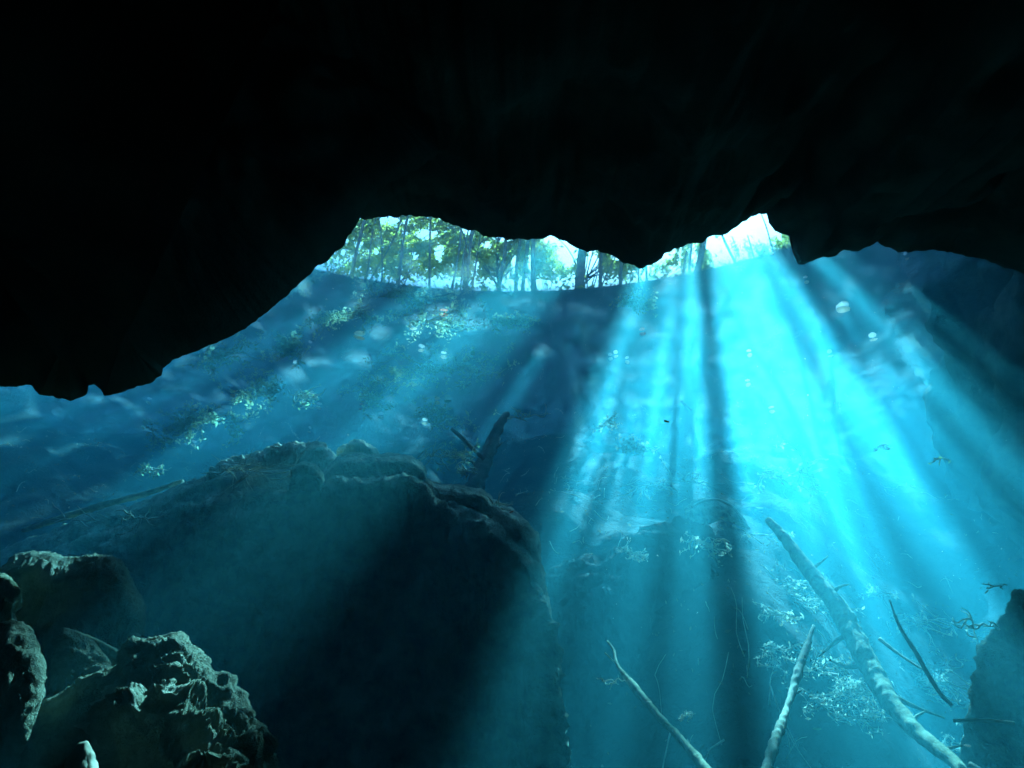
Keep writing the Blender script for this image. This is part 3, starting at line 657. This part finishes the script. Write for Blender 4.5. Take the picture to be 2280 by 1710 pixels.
TG = [(1722, 1268, 80, 30, 26, 'tangle of bright roots touching the upper left side of the fallen trunk'), (1768, 1312, 65, 34, 30, 'dense mat of fine roots just left of the fallen trunk'),
 (1690, 1330, 50, 24, 16, 'sparse roots above the top of the short pale log'), (1690, 1400, 48, 26, 18, 'curved roots left of the short pale log'),
 (1785, 1445, 62, 15, 20, 'level strip of roots between short log and fallen trunk'), (1850, 1492, 70, 26, 34, 'broad patch of crumbled roots right of the pink leaf'),
 (1785, 1520, 60, 22, 20, 'root strands beside the white leaf at lower right'), (1858, 1548, 52, 18, 26, 'lowest bright root patch left of the fallen trunk'),
 (2000, 1478, 80, 30, 46, 'thick root mat right of the fallen trunk crossed by the dark branch'), (2010, 1440, 80, 14, 20, 'thin root layer above the thick root mat'),
 (1985, 1340, 75, 16, 22, 'faint roots high on the slope right of the fallen trunk'), (1895, 1285, 40, 26, 12, 'looped root stalks right above the fallen trunk middle'),
 (1372, 1196, 40, 36, 12, 'small hook-shaped roots hanging in the centre shafts'), (1530, 1165, 60, 34, 18, 'string of pale roots below the arched hump'),
 (1372, 965, 34, 52, 34, 'upright bright root cluster in the middle of the picture'), (1312, 915, 22, 26, 16, 'reddish bright root tuft left of the upright cluster'),
 (1405, 1050, 60, 16, 20, 'root fringe running right below the upright cluster'), (1490, 1040, 50, 18, 14, 'faint twiggy roots left of the brightest shaft'),
 (1710, 1020, 80, 26, 30, 'glaring root mass inside the brightest shaft'), (2120, 1625, 60, 24, 18, 'arched roots near the bottom right corner'),
 (1640, 1155, 60, 20, 14, 'roots arching left of the fallen trunk upper end'), (1660, 1440, 30, 10, 8, 'few isolated roots left of the broken log')]
for i, (a, b, c, d, n, lb) in enumerate(TG):
    tag(tangle(a, b, c, d, n, lb, {12: 11.2, 13: 11.0, 14: 15.0, 15: 15.0, 16: 16.0, 17: 16.5, 18: 15.5}.get(i), seed=i, w=3.2, leafy=int(n * 9)), group='root tangles on the slope')
tangle(2115, 1350, 48, 22, 10, 'drooping roots on the upper left of the right boulder', 8.4, 3.5, seed=40)
tangle(2150, 1265, 30, 14, 5, 'leafy shoot sticking out from the right boulder top', 8.4, 3.0, seed=41, leafy=6)
tangle(1482, 1545, 16, 22, 26, 'small ball of matted roots right of the thin log', 7.6, 2.0, seed=42, curl=2.0)
tangle(1322, 1470, 26, 16, 7, 'little forked roots left of the thin log', 7.6, 3.0, seed=43)
tangle(1905, 965, 22, 34, 9, 'forked twig standing in the dim water at right', 13.5, 2.4, 'root', 'forked_twig', seed=44)
tangle(2030, 990, 16, 10, 6, 'small yellow-green sprig at far right', 12.0, 3.0, 'root', 'green_sprig', seed=45, leafy=8)
tangle(1000, 985, 40, 34, 34, 'tangled green brush at the foot of the dark stump', 12.2, 3.0, 'root', 'brush_heap', 60, seed=46)
tangle(1012, 1016, 24, 12, 26, 'brilliant white-green heap beside the dark stump', 11.8, 4.5, 'root', 'brush_heap', 14, seed=47)
tangle(940, 985, 50, 20, 26, 'mossy strands between the ledge and the stump', 11.5, 2.6, 'root', 'brush_heap', 24, seed=48)
tangle(1080, 1090, 40, 14, 16, 'mossy fringe on the right shoulder of the ledge', 8.9, 3.4, 'root', 'brush_heap', 10, seed=49)
tangle(560, 1010, 110, 20, 30, 'strands of algae trailing along the ledge crest', 9.0, 2.4, 'root', 'algae_strands', 0, seed=50, curl=.6)
tangle(300, 1120, 45, 30, 16, 'pale debris at the lower left end of the ledge', 9.6, 3.2, 'root', 'brush_heap', 8, seed=51)
tangle(190, 1125, 90, 26, 16, 'long thin strands under the sunken log', 10.8, 2.4, 'root', 'algae_strands', 0, seed=52, curl=.4)
tangle(320, 1020, 28, 34, 30, 'bright green plant clump above the sunken log', 13.5, 3.5, 'root', 'green_plant', 50, seed=53)
tangle(660, 862, 34, 26, 30, 'bright green plant clump with white specks left of centre', 14.5, 3.5, 'root', 'green_plant', 60, seed=54)
tangle(1130, 900, 50, 30, 10, 'faint leafy twigs right of the dark stump', 13.0, 2.2, 'root', 'forked_twig', 24, seed=55)
# leafy branches dipping into the water from the shore trees
for i, (a, b, rx, ry, Y, lb) in enumerate([(880, 640, 70, 26, 13.4, 'leafy branch dipping into the water just under the left trees'), (960, 690, 70, 34, 13.9, 'leafy branch around the orange leaf'),
   (880, 790, 70, 50, 14.6, 'large pale leafy branch sunken left of centre'), (1385, 655, 34, 12, 13.2, 'small green leafy twig below the central trees'), (510, 770, 70, 40, 13.6, 'dim leafy branch beside the hanging cave rock'),
   (620, 760, 50, 60, 14.4, 'pale sunken spray of leaves left of the yellow leaf'), (460, 900, 60, 50, 14.6, 'scattered green sprays in the blue water at left'), (740, 680, 60, 30, 13.6, 'spray of leaves above left of the yellow leaf'), (1010, 800, 60, 50, 14.6, 'spray of twigs at the left edge of the dark shaft'), (800, 840, 70, 40, 14.8, 'low spray of leaves under the yellow leaf'),
   (560, 850, 60, 40, 14.4, 'spray of leaves left of the bright green clump'), (930, 900, 60, 36, 15.2, 'spray of leaves just above left of the stump'), (380, 930, 60, 36, 14.6, 'faint spray of leaves over the sunken log'), (1100, 690, 50, 22, 13.6, 'faint leafy twig at the top of the dark shaft')]):
    tag(tangle(a, b, rx * 1.25, ry * 1.25, 24, lb, Y, 1.8, 'log', 'leafy_branch', 700, seed=60 + i), group='leafy branches under the surface')

# ------------------------------------------------------------------ drifting and floating leaves
def leaf_mesh(name, w, l, curl=0.2):
    u = np.linspace(-1, 1, 9); v = np.linspace(-1, 1, 5)
    U, V_ = np.meshgrid(u, v, indexing='ij')
    wid = (1 - np.abs(U) ** 2.2) ** 0.6 * 0.98 + 0.02
    X = U * l / 2; Y = V_ * w / 2 * wid; Z = curl * w * (V_ ** 2 * 0.5 + U ** 2 * 0.4)
    A = np.stack([X, Y, Z], -1).reshape(-1, 3); B = A - np.array([0, 0, 0.004])
    F = grid_faces(9, 5); n = len(A)
    F2 = F[:, ::-1] + n
    rim = [(i * 5, (i + 1) * 5, (i + 1) * 5 + n, i * 5 + n) for i in range(8)] + [((i + 1) * 5 + 4, i * 5 + 4, i * 5 + 4 + n, (i + 1) * 5 + 4 + n) for i in range(8)]
    rim += [(j + 1, j, j + n, j + 1 + n) for j in range(4)] + [(40 + j, 41 + j, 41 + j + n, 40 + j + n) for j in range(4)]
    me = mesh_np(name, np.vstack([A, B]), np.concatenate([F, F2, np.array(rim)])); smooth(me); return me
FL = [  # display x, y, length px, width px, material, where, label
 (775, 731, 25, 11, 'f_yellow', 's', 'bright yellow square-ended leaf floating on the left of the pool'), (893, 711, 18, 6, 'f_white', 's', 'narrow white leaf to the right of the yellow leaf'),
 (910, 758, 14, 8, 'f_white', 's', 'white wedge-shaped leaf right below the yellow leaf'), (958, 772, 13, 8, 'f_white', 's', 'small pinkish leaf tilted beside the white wedge leaf'),
 (1021, 763, 10, 9, 'f_green', 's', 'pale green speck of leaf left of the dark shaft'), (958, 681, 18, 7, 'f_orange', 's', 'orange-red leaf among the leafy branches'),
 (822, 903, 12, 8, 'f_white', 's', 'pink and white leaf above the ledge top'), (779, 884, 9, 5, 'f_orange', 's', 'small reddish leaf above the ledge hump'),
 (917, 916, 12, 8, 'f_white', 's', 'white leaf halfway between ledge and stump'), (944, 871, 12, 9, 'f_yellow', 's', 'yellowish curled leaf of the pair near the stump'),
 (967, 868, 15, 11, 'f_green', 's', 'pale green curled leaf of the pair near the stump'), (893, 830, 14, 6, 'f_white', 's', 'hooked pale leaf under the large leafy branch'),
 (668, 750, 8, 6, 'f_white', 's', 'tiny white leaf left of the yellow leaf'), (635, 792, 8, 8, 'f_white', 's', 'tiny bright dot beside the pale leaf spray'),
 (672, 857, 9, 7, 'f_white', 's', 'upper white speck on the bright green clump'), (688, 882, 11, 9, 'f_white', 's', 'lower white speck on the bright green clump'),
 (518, 945, 9, 9, 'f_white', 's', 'round pinkish dot over the left end of the ledge'), (417, 963, 8, 8, 'f_white', 's', 'round white dot left of the pinkish dot'),
 (668, 934, 6, 6, 'f_white', 's', 'tiny white dot straight above the ledge slab'), (91, 926, 12, 8, 'f_green', 's', 'pale leaf alone in the blue water at far left'),
 (320, 871, 8, 7, 'f_white', 's', 'small white dot under the hanging cave rock'), (420, 887, 10, 7, 'f_yellow', 's', 'greenish yellow leaf right of the small white dot'),
 (503, 855, 11, 6, 'f_yellow', 's', 'thin yellowish leaf between the left leaf sprays'), (400, 1022, 13, 6, 'f_green', 's', 'double green leaf just above the ledge left end'),
 (1822, 671, 27, 17, 'f_white', 's', 'large white oval leaf floating at the right'), (1888, 735, 15, 9, 'f_white', 's', 'white pointed leaf below right of the large oval leaf'),
 (1743, 610, 9, 6, 'f_white', 's', 'small white leaf under the jagged roof notch'), (1620, 768, 10, 8, 'f_white', 's', 'pale leaf in the bright cloud right of centre'),
 (1617, 832, 10, 8, 'f_white', 's', 'small leaf lower in the bright cloud'), (1668, 890, 12, 7, 'f_white', 's', 'white leaf at the head of the brightest shaft'),
 (1440, 910, 11, 11, 'f_yellow', 'w', 'round orange-white leaf right of the upright root cluster'), (1331, 771, 10, 8, 'f_white', 's', 'right one of two pale leaves at the edge of the dark shaft'),
 (1319, 776, 9, 8, 'f_white', 's', 'left one of two pale leaves at the edge of the dark shaft'), (1388, 722, 13, 7, 'f_orange', 's', 'reddish leaf in the leaf-shaped shadows'),
 (1355, 783, 9, 8, 'f_white', 's', 'white speck just right of the two pale leaves'), (1795, 770, 10, 7, 'f_white', 's', 'faint leaf left of the white pointed leaf'),
 (1667, 548, 8, 6, 'f_white', 's', 'tiny leaf near the right trees'), (1960, 560, 7, 6, 'f_white', 's', 'tiny speck at the far right under the roof'),
 (1622, 1046, 14, 12, 'f_white', 'w', 'glowing white leaf caught above the upper trunk end'), (1641, 1098, 15, 10, 'f_white', 'w', 'glowing leaf left of the fallen trunk upper end'),
 (1797, 1455, 25, 9, 'f_white', 'g', 'pinkish white leaf lying on the root strip at lower right'), (1770, 1516, 18, 14, 'f_white', 'g', 'rounded white leaf lying among the lower roots'),
 (1105, 1106, 9, 8, 'f_orange', 'm', 'orange leaf on the right shoulder of the ledge'), (1765, 1575, 15, 8, 'f_green', 'g', 'pale green leaf alone below the root patches'),
 (2090, 1612, 12, 9, 'f_white', 'n', 'white leaf near the lower end of the fallen trunk'), (1402, 1516, 10, 6, 'f_white', 'l', 'white flake stuck on the thin log'), (36, 1268, 9, 5, 'f_orange', 'r', 'tiny orange leaf on the bright rock at left edge'),
 (1885, 1246, 9, 7, 'f_white', 'g', 'pale leaf right of the fallen trunk middle'), (1740, 1283, 9, 7, 'f_white', 'g', 'small pinkish leaf in the upper root tangle')]
for i, (a, b, l, w, mk, wh, lb) in enumerate(FL):
    px, py = a * K, b * K
    if wh == 's': P = at_surf(px, py, -0.09)
    elif wh == 'w': P = hit(px, py) * 0.93
    elif wh == 'g': P = hit(px, py) * 0.955
    elif wh == 'm': P = at(px, py, 8.5)
    elif wh == 'l': P = at(px, py, 7.1)
    elif wh == 'r': P = at(px, py, 5.0)
    else: P = at(px, py, 6.5)
    d = np.linalg.norm(P); sc = d * K / FPX
    ang = rng.uniform(-.4, .4)
    # leaves on the surface lie flat and are seen at a slant, so they are longer in depth than they look
    ww = w * sc * (1.5 if wh == 's' else 1.0)
    o = obj('leaf', leaf_mesh('leaf', ww, l * sc), M[mk]); o.location = P
    o.rotation_euler = (rng.uniform(-.25, .25), rng.uniform(-.2, .2), ang) if wh == 's' else (math.radians(35) + rng.uniform(-.2, .2), rng.uniform(-.3, .3), ang)
    tag(o, lb, 'leaf', 'loose leaves in the water')

# ------------------------------------------------------------------ litter on the lake bed (twigs and leaves past counting)
mb = MB(); n = 900
az = rng.uniform(-42, 44, n); rr_ = rng.uniform(8.5, 23, n)
tx, ty = rr_ * np.sin(np.radians(az)), rr_ * np.cos(np.radians(az))
for x, y in zip(tx, ty):
    a = rng.uniform(0, 6.28); L_ = rng.gamma(2, .11)
    p = [np.array([x, y])]
    for q in range(3):
        a += rng.normal(0, .5); p.append(p[-1] + L_ / 3 * np.array([math.cos(a), math.sin(a)]))
    p = np.array(p); z = terrain(p[:, 0], p[:, 1]) + rng.uniform(0.0, .08, 4)
    add_tube(mb, spline(np.column_stack([p, z]), 7), np.linspace(rng.uniform(.004, .014), .003, 7), 4)
tag(obj('litter', mb.mesh('litter'), M['root']), kind='stuff')
n = 5000
az = rng.uniform(-42, 44, n); rr_ = rng.uniform(8.5, 23, n)
tx, ty = rr_ * np.sin(np.radians(az)), rr_ * np.cos(np.radians(az))
V, F = leaves(np.stack([tx, ty, terrain(tx, ty) + .03], -1), 0.06)
tag(obj('leaf_litter', mesh_np('leaf_litter', V, F), M['litter']), kind='stuff')

# specks of drifting matter hanging in the water
n = 420
pxs, pys, dd = rng.uniform(0, W, n), rng.uniform(560, 1500, n), rng.uniform(8, 16, n)
P = np.array([at(a, b, y) for a, b, y in zip(pxs, pys, dd)]); P = P[P[:, 2] < SURF - 0.2]
V, F = leaves(P, 0.024)
tag(obj('debris', mesh_np('debris', V, F), M['f_white']), kind='stuff')
